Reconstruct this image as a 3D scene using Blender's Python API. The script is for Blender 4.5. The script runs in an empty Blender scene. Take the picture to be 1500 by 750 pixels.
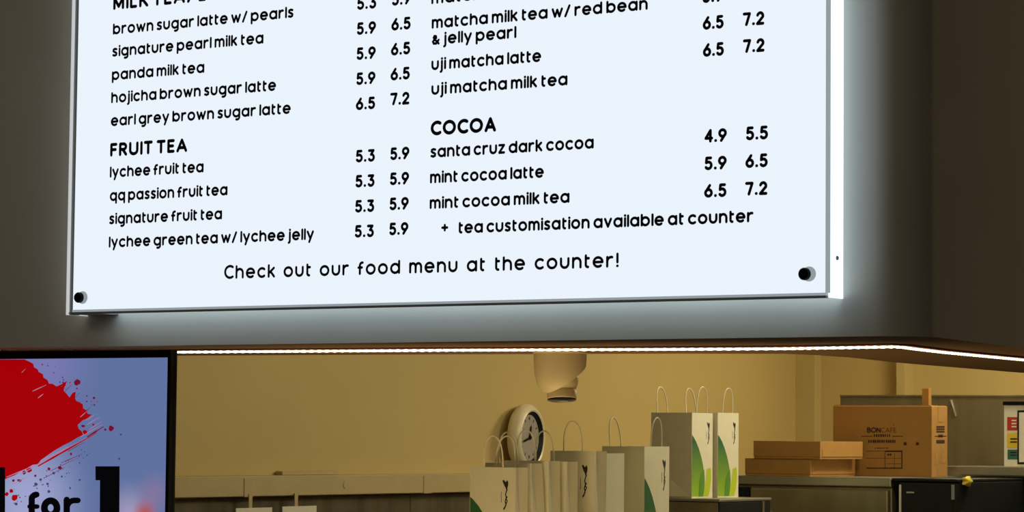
import bpy, bmesh, math, random
from mathutils import Vector, Matrix
random.seed(7)
SC = bpy.context.scene
COL = SC.collection

# ------------------------------------------------------------------ camera
F_PX = 4072.47
YAW, PITCH, ROLL = math.radians(33.356), math.radians(3.7264), math.radians(0.54738)
CAM = Vector((0, 0, 1.70))
_h = Vector((-math.sin(YAW), math.cos(YAW), 0)); _r = Vector((math.cos(YAW), math.sin(YAW), 0)); _z = Vector((0, 0, 1))
FW = _h*math.cos(PITCH) + _z*math.sin(PITCH)
_u = -_h*math.sin(PITCH) + _z*math.cos(PITCH)
RT = _r*math.cos(ROLL) + _u*math.sin(ROLL)
UP = -_r*math.sin(ROLL) + _u*math.cos(ROLL)
cam_data = bpy.data.cameras.new('camera'); cam_data.sensor_width = 36; cam_data.lens = 36*F_PX/1500
cam_data.clip_start = 0.05; cam_data.clip_end = 100
cam = bpy.data.objects.new('camera', cam_data); COL.objects.link(cam)
m = Matrix((RT, UP, -FW)).transposed().to_4x4(); m.translation = CAM
cam.matrix_world = m
SC.camera = cam

# ------------------------------------------------------------------ world, lights, exposure
SC.view_settings.view_transform = 'Standard'; SC.view_settings.look = 'None'
SC.view_settings.gamma = 1; SC.view_settings.exposure = 0; SC.view_settings.use_curve_mapping = False
w = bpy.data.worlds.new('world'); SC.world = w; w.use_nodes = True
w.node_tree.nodes['Background'].inputs[0].default_value = (1.0, 0.80, 0.55, 1)
w.node_tree.nodes['Background'].inputs[1].default_value = 0.03

def area(name, loc, target, size, power, color):
    d = bpy.data.lights.new(name, 'AREA'); d.shape = 'RECTANGLE'; d.size, d.size_y = size; d.energy = power; d.color = color
    o = bpy.data.objects.new(name, d); COL.objects.link(o); o.location = loc
    o.rotation_euler = (Vector(target)-Vector(loc)).to_track_quat('-Z', 'Y').to_euler(); return o
WARM = (1.0, 0.82, 0.46)
area('kitchen_ceiling_light', (-3.75, 9.1, 2.5), (-4.3, 9.0, 1.0), (0.7, 0.7), 21, WARM)
area('bag_fill_light', (-2.95, 6.55, 2.5), (-3.8, 6.5, 1.6), (0.25, 0.25), 4.6, (1.0, 0.88, 0.58))  # added fill that brightens the printed bag faces
area('kitchen_side_light', (-3.0, 7.6, 2.5), (-3.75, 6.9, 1.6), (0.3, 0.3), 13, (1.0, 0.88, 0.58))
area('header_fill_light', (-0.6, 8.4, 2.4), (-2.6, 6.5, 2.2), (0.6, 0.6), 7, (1.0, 0.66, 0.30))  # added warm fill for the right return of the header
area('front_fill_light', (-2.9, 4.3, 1.15), (-3.5, 7.0, 1.7), (0.8, 0.3), 5.8, (1.0, 0.74, 0.34))  # unseen warm fill added below the view for bag fronts and turret
area('hall_light', (-4.5, -1.0, 4.5), (-3.8, 4.2, 2.2), (1.5, 1.5), 15, (1.0, 0.86, 0.62))

# ------------------------------------------------------------------ helpers
def ray(x, y): return FW*F_PX + RT*(x-750) - UP*(y-375)
def on(x, y, axis, val):
    d = ray(x, y); t = (val-CAM[axis])/d[axis]; return CAM + d*t
def at_depth(x, y, D): return CAM + ray(x, y)*(D/F_PX)

def nodemat(name):
    m = bpy.data.materials.new(name); m.use_nodes = True
    return m, m.node_tree.nodes, m.node_tree.links, m.node_tree.nodes['Principled BSDF']
def mat(name, col, rough=0.6, metal=0.0, var=0.06, scale=12, bump=0.0, spec=0.5, stretch=None):
    m, N, L, b = nodemat(name)
    b.inputs['Roughness'].default_value = rough; b.inputs['Metallic'].default_value = metal
    b.inputs['Specular IOR Level'].default_value = spec
    tc = N.new('ShaderNodeTexCoord'); mp = N.new('ShaderNodeMapping'); nz = N.new('ShaderNodeTexNoise')
    if stretch: mp.inputs['Scale'].default_value = stretch
    nz.inputs['Scale'].default_value = scale; nz.inputs['Detail'].default_value = 4
    L.new(tc.outputs['Object'], mp.inputs['Vector']); L.new(mp.outputs['Vector'], nz.inputs['Vector'])
    r = N.new('ShaderNodeValToRGB')
    c = Vector(col)
    r.color_ramp.elements[0].position = 0.3; r.color_ramp.elements[1].position = 0.7
    r.color_ramp.elements[0].color = (*(c*(1-var)), 1); r.color_ramp.elements[1].color = (*(c*(1+var)), 1)
    L.new(nz.outputs['Fac'], r.inputs['Fac']); L.new(r.outputs['Color'], b.inputs['Base Color'])
    if bump:
        bp = N.new('ShaderNodeBump'); bp.inputs['Strength'].default_value = bump; bp.inputs['Distance'].default_value = 0.004
        L.new(nz.outputs['Fac'], bp.inputs['Height']); L.new(bp.outputs['Normal'], b.inputs['Normal'])
    return m
def glow(name, col, strength, base=(0.05, 0.05, 0.05), rough=0.4):
    m, N, L, b = nodemat(name)
    b.inputs['Base Color'].default_value = (*base, 1); b.inputs['Roughness'].default_value = rough
    b.inputs['Specular IOR Level'].default_value = 0.1
    b.inputs['Emission Color'].default_value = (*col, 1); b.inputs['Emission Strength'].default_value = strength
    return m

KEEP = set()
def obj(name, bm, mats, parent=None, smooth=False):
    if id(bm) in KEEP: KEEP.discard(id(bm))
    else: bmesh.ops.recalc_face_normals(bm, faces=bm.faces)
    me = bpy.data.meshes.new(name); bm.to_mesh(me); bm.free()
    for k in (mats if isinstance(mats, (list, tuple)) else [mats]): me.materials.append(k)
    if smooth:
        for p in me.polygons: p.use_smooth = True
        me.set_sharp_from_angle(angle=math.radians(40))
    o = bpy.data.objects.new(name, me); COL.objects.link(o)
    if parent is not None:
        o.parent = parent
        if not parent.get('_local'):
            me.transform(Matrix.Translation(-world_loc(parent)))
    return o
def world_loc(o):
    l = Vector(o.location)
    while o.parent: o = o.parent; l += Vector(o.location)
    return l
def tag(o, label, cat, group=None):
    o['label'] = label; o['category'] = cat
    if group: o['group'] = group
    return o
def thing(name, label, cat, loc, rz=0, group=None):
    o = bpy.data.objects.new(name, None); COL.objects.link(o); o.location = loc; o.rotation_euler = (0, 0, rz)
    o.empty_display_size = 0.05
    return tag(o, label, cat, group)
def struct(name, bm, mats, smooth=False):
    o = obj(name, bm, mats, None, smooth); o['kind'] = 'structure'; return o
def BM(): return bmesh.new()
def box(bm, a, b, mi=0, bevel=0.0):
    x0, y0, z0 = [min(p, q) for p, q in zip(a, b)]; x1, y1, z1 = [max(p, q) for p, q in zip(a, b)]
    v = [bm.verts.new(p) for p in ((x0,y0,z0),(x1,y0,z0),(x1,y1,z0),(x0,y1,z0),(x0,y0,z1),(x1,y0,z1),(x1,y1,z1),(x0,y1,z1))]
    fs = [bm.faces.new([v[i] for i in q]) for q in ((0,3,2,1),(4,5,6,7),(0,1,5,4),(1,2,6,5),(2,3,7,6),(3,0,4,7))]
    for f in fs: f.material_index = mi
    if bevel:
        es = list({e for f in fs for e in f.edges})
        r = bmesh.ops.bevel(bm, geom=es, offset=bevel, segments=2, affect='EDGES', profile=0.5)
        for f in r['faces']: f.material_index = mi
def B(a, b, bevel=0.0):
    bm = BM(); box(bm, a, b, 0, bevel); return bm
def prism(bm, pts, z0, z1, mi=0):
    n = len(pts)
    lo = [bm.verts.new((p[0], p[1], z0)) for p in pts]; hi = [bm.verts.new((p[0], p[1], z1)) for p in pts]
    fs = [bm.faces.new(lo[::-1]), bm.faces.new(hi)]
    fs += [bm.faces.new((lo[i], lo[(i+1) % n], hi[(i+1) % n], hi[i])) for i in range(n)]
    for f in fs: f.material_index = mi
def frame_of(axis):
    z = Vector(axis).normalized(); x = z.orthogonal().normalized(); return x, z.cross(x), z
def lathe(bm, prof, origin, axis, n=40, mi=0, cap0=True, cap1=True):
    X, Y, Z = frame_of(axis); o = Vector(origin); rings = []
    for r, h in prof:
        rings.append([bm.verts.new(o + Z*h + (X*math.cos(2*math.pi*k/n) + Y*math.sin(2*math.pi*k/n))*r) for k in range(n)])
    fs = []
    for a, b in zip(rings, rings[1:]):
        fs += [bm.faces.new((a[k], a[(k+1) % n], b[(k+1) % n], b[k])) for k in range(n)]
    if cap0: fs.append(bm.faces.new(rings[0][::-1]))
    if cap1: fs.append(bm.faces.new(rings[-1]))
    for f in fs: f.material_index = mi
def tube(bm, path, r, n=8, mi=0):
    path = [Vector(p) for p in path]; rings = []; prev = None
    for i, p in enumerate(path):
        t = (path[min(i+1, len(path)-1)] - path[max(i-1, 0)]).normalized()
        x = (prev - t*prev.dot(t)).normalized() if prev else t.orthogonal().normalized()
        prev = x; y = t.cross(x); rr = r(i) if callable(r) else r
        rings.append([bm.verts.new(p + (x*math.cos(2*math.pi*k/n) + y*math.sin(2*math.pi*k/n))*rr) for k in range(n)])
    for a, b in zip(rings, rings[1:]):
        for k in range(n): bm.faces.new((a[k], a[(k+1) % n], b[(k+1) % n], b[k])).material_index = mi
    bm.faces.new(rings[0][::-1]).material_index = mi; bm.faces.new(rings[-1]).material_index = mi

# ------------------------------------------------------------------ stroke lettering (rounded geometric sign face)
def arc(cx, cy, rx, ry, a0, a1, n=14):
    return [(cx + rx*math.cos(math.radians(a0+(a1-a0)*i/n)), cy + ry*math.sin(math.radians(a0+(a1-a0)*i/n))) for i in range(n+1)]
A_ = 1.32; H = 1.38
O_ = arc(.5, .5, .5, .5, 90, 450, 24)
def dot(x, y): return [(x-.02, y), (x+.02, y)]
G = {
 'a': (1.0, [O_, [(1, 0), (1, 1)]]), 'b': (1.0, [O_, [(0, 0), (0, A_)]]), 'c': (.86, [arc(.5, .5, .5, .5, 50, 310, 18)]),
 'd': (1.0, [O_, [(1, 0), (1, A_)]]), 'e': (1.0, [[(0, .5), (1, .5)] + arc(.5, .5, .5, .5, 0, 310, 22)]),
 'f': (.5, [[(.16, 0), (.16, .9)] + arc(.46, .95, .3, .33, 170, 80, 8), [(-.02, .72), (.42, .72)]]),
 'g': (1.0, [O_, [(1, 1), (1, -.15)] + arc(.62, -.15, .38, .3, 0, -110, 8)]),
 'h': (.86, [[(0, 0), (0, A_)], [(0, .55)] + arc(.43, .55, .43, .45, 180, 0, 12) + [(.86, 0)]]),
 'i': (0.0, [[(0, 0), (0, 1)], dot(0, 1.36)]), 'j': (.12, [[(.12, 1), (.12, -.2)] + arc(-.1, -.2, .22, .25, 0, -80, 6), dot(.12, 1.36)]),
 'k': (.72, [[(0, 0), (0, A_)], [(.68, 1), (.05, .42)], [(.25, .58), (.72, 0)]]), 'l': (0.0, [[(0, 0), (0, A_)]]),
 'm': (1.36, [[(0, 0), (0, 1)], [(0, .6)] + arc(.34, .6, .34, .4, 180, 0, 10) + [(.68, 0)], [(.68, .6)] + arc(1.02, .6, .34, .4, 180, 0, 10) + [(1.36, 0)]]),
 'n': (.86, [[(0, 0), (0, 1)], [(0, .55)] + arc(.43, .55, .43, .45, 180, 0, 12) + [(.86, 0)]]),
 'o': (1.0, [O_]), 'p': (1.0, [O_, [(0, 1), (0, -.42)]]), 'q': (1.0, [O_, [(1, 1), (1, -.42)]]),
 'r': (.56, [[(0, 0), (0, 1)], [(0, .55)] + arc(.45, .5, .45, .5, 180, 75, 8)]),
 's': (.62, [[(.6, .93), (.3, 1), (.08, .9), (.05, .7), (.2, .56), (.45, .46), (.6, .32), (.56, .1), (.32, 0), (.02, .08)]]),
 't': (.42, [[(.06, 1.25), (.06, .25)] + arc(.3, .25, .24, .25, 180, 275, 6), [(.06, .95), (.4, .95)]]),
 'u': (.86, [[(0, 1), (0, .45)] + arc(.43, .45, .43, .45, 180, 360, 12) + [(.86, 1)]]),
 'v': (.84, [[(0, 1), (.42, 0), (.84, 1)]]), 'w': (1.3, [[(0, 1), (.34, 0), (.65, .9), (.96, 0), (1.3, 1)]]),
 'y': (.86, [[(0, 1), (.44, .05)], [(.86, 1), (.28, -.44)]]), 'z': (.72, [[(0, 1), (.72, 1), (0, 0), (.72, 0)]]),
 '/': (.56, [[(0, -.05), (.56, A_)]]), '+': (.66, [[(0, .5), (.66, .5)], [(.33, .14), (.33, .86)]]), '.': (.1, [dot(.05, .04)]),
 '!': (.1, [[(.05, .42), (.05, A_)], dot(.05, .02)]),
 '&': (.9, [[(.88, .5), (.5, .02), (.15, .05), (.04, .3), (.2, .52), (.5, .78), (.48, 1.02), (.25, 1.06), (.14, .85), (.3, .6), (.88, 0)]]),
 'M': (1.1, [[(0, 0), (0, H), (.55, .2), (1.1, H), (1.1, 0)]]), 'I': (0., [[(0, 0), (0, H)]]), 'L': (.62, [[(0, H), (0, 0), (.62, 0)]]),
 'K': (.86, [[(0, 0), (0, H)], [(.82, H), (.05, .6)], [(.28, .8), (.86, 0)]]), 'T': (.86, [[(.43, 0), (.43, H)], [(0, H), (.86, H)]]),
 'E': (.66, [[(.66, H), (0, H), (0, 0), (.66, 0)], [(0, .7), (.58, .7)]]), 'A': (1.1, [[(0, 0), (.55, H), (1.1, 0)], [(.22, .4), (.88, .4)]]),
 'F': (.64, [[(.64, H), (0, H), (0, 0)], [(0, .7), (.56, .7)]]),
 'R': (.8, [[(0, 0), (0, H), (.42, H)] + arc(.42, 1.02, .36, .36, 90, -90, 10) + [(0, .66)], [(.35, .66), (.8, 0)]]),
 'U': (.96, [[(0, H), (0, .48)] + arc(.48, .48, .48, .48, 180, 360, 12) + [(.96, H)]]),
 'C': (1.0, [arc(.66, .69, .66, .69, 55, 305, 20)]), 'O': (1.34, [arc(.67, .69, .67, .69, 90, 450, 28)]),
 'B': (.8, [[(0, .74), (.42, .74)] + arc(.42, 1.06, .32, .32, -90, 90, 8) + [(0, H), (0, 0), (.45, 0)] + arc(.45, .37, .35, .37, -90, 90, 8)]),
 'N': (.9, [[(0, 0), (0, H), (.9, 0), (.9, H)]]),
 '2': (.8, [arc(.4, .98, .38, .4, 165, -20, 12) + [(0, 0), (.8, 0)]]),
 '3': (.8, [[(.05, H), (.74, H), (.36, .82)] + arc(.4, .42, .4, .42, 85, -145, 14)]),
 '4': (.86, [[(.66, 0), (.66, H), (0, .38), (.86, .38)]]),
 '5': (.8, [[(.72, H), (.14, H), (.08, .78), (.3, .86)] + arc(.38, .43, .41, .43, 85, -145, 14)]),
 '6': (.84, [[(.6, H), (.1, .66)] + arc(.42, .42, .42, .42, 150, 510, 22)]),
 '7': (.8, [[(0, H), (.8, H), (.34, 0)]]),
 '9': (.84, [[(.24, 0), (.74, .72)] + arc(.42, .96, .42, .42, -30, -390, 22)]),
}
def ribbon(bm, pts, hw, put, mi=0):
    q = [Vector(p) for p in pts]; q = [p for i, p in enumerate(q) if i == 0 or (p-q[i-1]).length > 1e-5]
    for i in range(1, len(q)-1):       # sharp corner: two strokes with rounded ends
        if (q[i]-q[i-1]).normalized().dot((q[i+1]-q[i]).normalized()) < .25:
            ribbon(bm, q[:i+1], hw, put, mi); ribbon(bm, q[i:], hw, put, mi); return
    closed = (q[0]-q[-1]).length < 1e-4
    if closed: q = q[:-1]
    n = len(q); L = []; R = []
    for i, p in enumerate(q):
        a = q[(i-1) % n] if (closed or i > 0) else None; b = q[(i+1) % n] if (closed or i < n-1) else None
        d1 = (p-a).normalized() if a is not None else (b-p).normalized()
        d2 = (b-p).normalized() if b is not None else d1
        n1 = Vector((-d1.y, d1.x)); n2 = Vector((-d2.y, d2.x)); s = n1+n2
        k = (s.normalized()/max(.55, s.normalized().dot(n1))) if s.length > 1e-3 else n1
        L.append(bm.verts.new(put(p + k*hw))); R.append(bm.verts.new(put(p - k*hw)))
    rng = range(n if closed else n-1)
    for i in rng:
        j = (i+1) % n; bm.faces.new((L[i], R[i], R[j], L[j])).material_index = mi
    if not closed:
        for p, d, l, r in ((q[0], (q[0]-q[1]).normalized(), L[0], R[0]), (q[-1], (q[-1]-q[-2]).normalized(), R[-1], L[-1])):
            nn = Vector((-d.y, d.x)); c = []
            for t in (45, 90, 135):
                t = math.radians(t); c.append(bm.verts.new(put(p + (-nn*math.cos(t)*(1 if True else 0) + d*math.sin(t))*hw)))
            # order from r side to l side
            try: bm.faces.new([l] + c[::1] + [r]).material_index = mi
            except ValueError: pass
def layout(s, gap=.42, space=.52):
    x = 0; out = []
    for i, ch in enumerate(s):
        if ch == ' ': x += space; continue
        wd, st = G[ch]
        g = gap*(.86 if ch in 'ilI' else 1)
        out.append((x, st)); x += wd + g
    return out, x - gap
def write(bm, s, put, hw=.1, mi=0, gap=.42, space=.52, slant=0):
    """put maps (u in 0..width, v) -> point"""
    out, W = layout(s, gap, space)
    for x, st in out:
        for pl in st: ribbon(bm, [(x+px, py) for px, py in pl], hw, put, mi)
    return W
def polyface(bm, pts, mi=0):
    f = bm.faces.new([bm.verts.new(p) for p in pts]); f.material_index = mi; return f

# ------------------------------------------------------------------ materials
M = {}
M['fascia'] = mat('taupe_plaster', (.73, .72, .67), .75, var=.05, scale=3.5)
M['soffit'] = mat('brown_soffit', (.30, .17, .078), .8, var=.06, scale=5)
M['wall'] = mat('yellow_cream_paint', (.58, .455, .20), .7, var=.03, scale=2)
M['trimwall'] = mat('cream_trim', (.56, .455, .21), .55, var=.03)
M['floor'] = mat('grey_tile', (.25, .23, .2), .5)
M['ceil'] = mat('white_ceiling', (.6, .55, .42), .8)
M['acrylic'] = glow('lit_white_acrylic', (.85, .925, 1.0), .97)
M['acryl_side'] = glow('lit_acrylic_return', (.76, .92, 1.0), 1.4)
M['edge'] = glow('grey_painted_light', (.27, .31, .335), 1.0, (.3, .3, .3))  # emission stands in for the light falling on the sign frame
M['lip'] = glow('lip_painted_light', (.52, .54, .55), 1.0, (.3, .3, .3))  # brightness of the lit left lip put in as emission
M['ink'] = mat('black_vinyl', (.012, .010, .035), .5, var=.02, spec=.2)
M['alu'] = mat('brushed_aluminium', (.55, .58, .6), .4, .6, var=.05, stretch=(1, 1, 30))
M['alu_dark'] = mat('grey_frame', (.30, .33, .35), .5, .3)
M['black'] = mat('black_plastic', (.004, .004, .005), .5, var=.1, spec=.12)
M['steel'] = mat('stainless_steel', (.34, .305, .20), .38, .75, var=.12, scale=4, stretch=(6, 6, .6))
M['steel_top'] = mat('stainless_top', (.42, .40, .33), .35, .7, var=.08, scale=6)
M['steel_dark'] = mat('dark_wall_steel', (.10, .088, .06), .5, .4, var=.35, scale=3, stretch=(5, 5, .4))
M['dark'] = mat('dark_panel', (.016, .018, .018), .5, .0, var=.1, spec=.15)
M['dark_brown'] = mat('dark_brown_panel', (.045, .037, .018), .8, .0, var=.1)
M['paper'] = mat('white_paper_bag', (.83, .78, .60), .8, var=.03, scale=20)
M['cord'] = mat('paper_cord', (.88, .80, .60), .85, var=.06, scale=60)
M['leaf'] = None
M['logo'] = mat('logo_ink', (.02, .022, .012), .7)
M['card'] = mat('brown_cardboard', (.39, .20, .048), .85, var=.05, scale=25)
M['card2'] = mat('lighter_cardboard', (.52, .33, .13), .85, var=.05, scale=25)
M['cardink'] = mat('carton_ink', (.045, .012, .010), .8)
M['tape'] = mat('carton_tape', (.40, .22, .07), .4)
M['cam'] = mat('camera_shell', (.78, .66, .40), .45, var=.02)
M['lens'] = mat('camera_glass', (.01, .01, .012), .12)
M['lens2'] = mat('camera_lens_eye', (.32, .31, .30), .25)
M['dial'] = mat('clock_dial', (.34, .32, .33), .5, var=.03)
M['clock'] = mat('clock_case', (.82, .76, .58), .3, var=.02)
M['white'] = mat('white_card', (.78, .76, .66), .6, var=.03)
M['trunk'] = mat('beige_trunking', (.50, .41, .23), .6, var=.05)
M['red'] = mat('poster_red', (.5, .035, .02), .6); M['yellow'] = mat('poster_yellow', (.75, .55, .03), .6)
M['green'] = mat('poster_green', (.03, .15, .12), .6); M['knob'] = mat('yellow_knob', (.75, .62, .06), .5)
M['led'] = glow('led_diffuser', (1.0, .84, .58), 4.2)
M['ledtape'] = mat('pink_halo_led_tape', (.42, .16, .12), .6)  # pinkish colour stands in for the halo around the LED line

def leaf_material():
    m, N, L, b = nodemat('leaf_print_green'); b.inputs['Roughness'].default_value = .8
    tc = N.new('ShaderNodeTexCoord'); sp = N.new('ShaderNodeSeparateXYZ'); r = N.new('ShaderNodeValToRGB')
    mr = N.new('ShaderNodeMapRange'); mr.inputs['From Min'].default_value = 0; mr.inputs['From Max'].default_value = .17
    L.new(tc.outputs['Object'], sp.inputs[0]); L.new(sp.outputs['Z'], mr.inputs['Value']); L.new(mr.outputs[0], r.inputs['Fac'])
    e = r.color_ramp.elements; e[0].color = (.30, .52, .015, 1); e[1].color = (.03, .14, .045, 1); e[1].position = .9
    L.new(r.outputs['Color'], b.inputs['Base Color']); return m
M['leaf'] = leaf_material()
M['leaf2'] = mat('leaf_print_lime', (.50, .62, .02), .8, var=.05)
M['leaf3'] = mat('leaf_print_overlap', (.10, .28, .02), .8, var=.05)

# ------------------------------------------------------------------ structure
YS, YF = 4.1117, 4.167                  # face of the light box, face of the fascia
ZS = 1.872                              # underside of the header
XW, YB = -5.2, 10.042                   # kitchen left wall, kitchen back wall
ZC = 2.6
def plan(px, py): p = on(px, py, 2, ZS); return (p.x, p.y)
inner = [plan(*q) for q in ((150, 521.6), (660, 519), (1000, 518), (1150, 518.3), (1201, 520.5), (1243, 523.5), (1313, 531), (1367, 535.7), (1453, 542.6), (1500, 546.4))]
dx, dy = inner[-1][0]-inner[-2][0], inner[-1][1]-inner[-2][1]
dl = math.hypot(dx, dy); rd = Vector((-.14, .99)).normalized()
inner_end = (inner[-1][0]+rd.x*3.2, inner[-1][1]+rd.y*3.2)
cx = on(1345, 498, 1, YF).x; R = .08
cor = []
nx = Vector((-.99, -.14)).normalized()
for k in range(9):                      # rounded outer corner of the header
    a = math.radians(-90 + 82*k/8); cor.append((cx - R + R*math.cos(a), YF + R + R*math.sin(a)))
out_end = (cor[-1][0]+rd.x*6.2, cor[-1][1]+rd.y*6.2)
foot = [(-7.2, YF)] + cor + [out_end, inner_end] + inner[::-1] + [(-7.2, inner[0][1])]
bm = BM(); prism(bm, foot, ZS, 3.6)
for f in bm.faces:
    f.material_index = 0
bm.normal_update()
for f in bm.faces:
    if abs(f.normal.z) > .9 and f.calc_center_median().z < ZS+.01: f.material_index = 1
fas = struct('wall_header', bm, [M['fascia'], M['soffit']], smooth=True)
struct('floor', B((-8, -3, -.05), (3, 10.1, 0)), M['floor'])
struct('ceiling', B((XW-.1, 4.75, ZC), (-2.4, YB+.1, ZC+.1)), M['ceil'])
struct('wall_left', B((XW-.12, 4.2, 0), (XW, YB, ZC)), M['wall'])
struct('wall_back', B((XW-.12, YB, 0), (-.5, YB+.12, ZC)), M['wall'])
p0 = on(1172, 600, 1, YB-.06); p1 = on(1193, 600, 1, YB-.06)
struct('trim_1', B((XW, YB-.06, 0), (p1.x, YB, ZC)), M['trimwall'])
p0 = on(1313, 560, 1, YB-.08); p1 = on(1324.5, 560, 1, YB-.08)
struct('trim_2', B((p0.x, YB-.08, 0), (p1.x, YB, ZC)), M['trimwall'])
bm = BM(); box(bm, (XW, 5.2, .3), (XW+.012, 7.3, 1.512)); box(bm, (XW, 7.303, .3), (XW+.012, YB-.05, 1.512))
struct('trim_3', bm, M['steel_dark'])

# ------------------------------------------------------------------ menu light box
xl = on(107, 440, 1, YS).x; xr = on(1209.5, 427.5, 1, YS).x; xR = on(1213, 428, 1, YS).x
zb = on(660, 441.3, 1, YS).z; zt = 2.72
xo = on(98.6, 457, 1, YS).x
sign = thing('menu_sign', 'large backlit white drinks menu board mounted on the header', 'menu board', ((xo+xR)/2, YF, zb))
obj('acrylic_panel', B((xl, YS, zb), (xr, YS+.006, zt)), M['acrylic'], sign)
obj('side_panel', B((xR-.004, YS+.009, zb-.0075), (xR, YF, zt)), M['acryl_side'], sign)
xb = on(146, 452, 1, YS).x
obj('bottom_panel', B((xb, YS+.010, zb-.003), (xR-.004, YF, zb)), M['acryl_side'], sign)
obj('top_panel', B((xo, YS+.004, zt), (xR, YF, zt+.01)), M['alu'], sign)
obj('back_panel', B((xl, YF-.006, zb), (xR-.004, YF, zt)), M['alu'], sign)
bm = BM(); box(bm, (xo, YS-.004, zb-.010), (xo+.0045, YF, zt)); obj('left_lip', bm, M['lip'], sign)
obj('left_frame', B((xo+.0045, YS+.001, zb-.010), (xl, YS+.02, zt)), M['alu_dark'], sign)
obj('bottom_frame', B((xl, YS-.002, zb-.0045), (xR-.004, YS+.010, zb)), M['edge'], sign)
obj('bottom_lip', B((xo+.0045, YS-.001, zb-.0085), (xR-.004, YS+.009, zb-.0045)), M['alu_dark'], sign)
obj('corner_cover', B((xo+.0045, YS+.009, zb-.0085), (xb, YF, zb-.003)), M['alu_dark'], sign)
obj('right_frame', B((xr, YS-.001, zb), (xR, YS+.008, zt)), M['edge'], sign)
for px, py in ((117.5, 436), (1180, 401.5)):
    p = on(px, py, 1, YS)
    bm = BM(); lathe(bm, [(.0105, 0), (.0105, .006), (.009, .0085), (.0055, .0095), (.0045, .007)], (p.x, YS, p.z), (0, -1, 0), 28)
    s = obj('screw', bm, M['black'], sign, True)
    bm = BM(); lathe(bm, [(.0125, 0), (.0125, .0012)], (p.x+.007, YS, p.z), (0, -1, 0), 28); obj('screw_reflection', bm, M['edge'], s)  # pale glowing disc stands in for the screw's reflection in the acrylic
p = on(1226, 378, 0, xR)
bm = BM(); lathe(bm, [(.004, 0), (.003, .002)], (xR, p.y, p.z), (1, 0, 0), 14); obj('rivet', bm, M['alu_dark'], sign)

U_LC = .0133                           # x-height of the drinks lines in metres
def sign_text(name, s, x0, y0, x1, unit=U_LC, hw=.18, gap=.5, space=.36, words=False):
    p = on(x0, y0, 1, YS); q = on(x1, y0 - 8, 1, YS)
    W = layout(s, gap, space)[1]
    su = (q.x - p.x - 2*hw*unit)/W
    ox, oz = p.x + hw*unit, p.z + hw*unit
    # horizontal scale differs from the vertical one, so the stroke is laid out in metres
    out, _ = layout(s, gap, space)
    groups = [out]
    if words:
        it = iter(out); groups = [[next(it) for _c in wd] for wd in s.split()]
    for grp in groups:
        bm = BM(); KEEP.add(id(bm))
        for x, st in grp:
            for pl in st:
                ribbon(bm, [((x+a)*su, b*unit) for a, b in pl], hw*unit, lambda v: (ox+v[0], YS-.0006, oz+v[1]))
        bm.normal_update()
        for f in bm.faces:
            if f.normal.y > 0: f.normal_flip()
        obj(name, bm, M['ink'], sign)
HU, HH = .0150, .215
lines = [
 ('brown sugar latte w/ pearls', 165.5, 51, 430), ('signature pearl milk tea', 164.5, 83.6, 386), ('panda milk tea', 164, 118, 299.5),
 ('hojicha brown sugar latte', 163, 151.5, 404.5), ('earl grey brown sugar latte', 162.5, 185.3, 426),
 ('lychee fruit tea', 161, 260.5, 298.5), ('qq passion fruit tea', 161, 295, 333.5), ('signature fruit tea', 160, 329, 325.5), ('lychee green tea w/ lychee jelly', 159.5, 363, 460),
 ('matcha milk tea w/ red bean', 632.5, 42.5, 949), ('& jelly pearl', 632.5, 66.5, 756), ('uji matcha latte', 632, 103.3, 793), ('uji matcha milk tea', 632, 139.5, 831.5),
 ('santa cruz dark cocoa', 630.5, 231.5, 870), ('mint cocoa latte', 630, 269, 797), ('mint cocoa milk tea', 629.5, 306.5, 834.5),
 ('tea customisation available at counter', 671.5, 342.5, 1104)]
for s, x0, y0, x1 in lines: sign_text('menu_text', s, x0, y0, x1)
sign_text('menu_text', '+', 646.5, 341, 657)
sign_text('menu_text', 'matcha', 632, 6.5, 722)
for s, x0, y0, x1 in (('FRUIT TEA', 161.5, 229.8, 274.5), ('COCOA', 631, 199, 727), ('MILK TEA/ L', 166, 15, 302)):
    sign_text('heading_text', s, x0, y0, x1, HU, HH, .56, .3)
sign_text('menu_text', 'Check out our food menu at the counter!', 328.5, 409, 907, .0160, .155, .55, .85, True)
PU, PH = .0132, .205
def price(s, x0, y0, wpx=29): sign_text('price_text', s, x0, y0, x0+wpx, PU, PH, .5)
for i, (a, b) in enumerate((('5.3', '5.9'), ('5.9', '6.5'), ('5.9', '6.5'), ('5.9', '6.5'), ('6.5', '7.2'))):
    price(a, 523-.4*i, 15+36.7*i, 28.5); price(b, 574-.6*i, 8.9+36.5*i, 28.5)
for i in range(4): price('5.3', 521-.5*i, 238.4+36.7*i, 28.5); price('5.9', 571.5-.5*i, 235+36.7*i, 28.5)
for i, (a, b) in enumerate((('6.5', '7.2'), ('6.5', '7.2'))): price(a, 1029.5+.3*i, 44.2+39.6*i, 31); price(b, 1088+.3*i, 38.9+39.3*i, 32)
price('5.9', 1029, 5, 31)
for i, (a, b) in enumerate((('4.9', '5.5'), ('5.9', '6.5'), ('6.5', '7.2'))): price(a, 1032-.2*i, 209.6+40.2*i, 33); price(b, 1092.5-.5*i, 206+40.5*i, 33)

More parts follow.
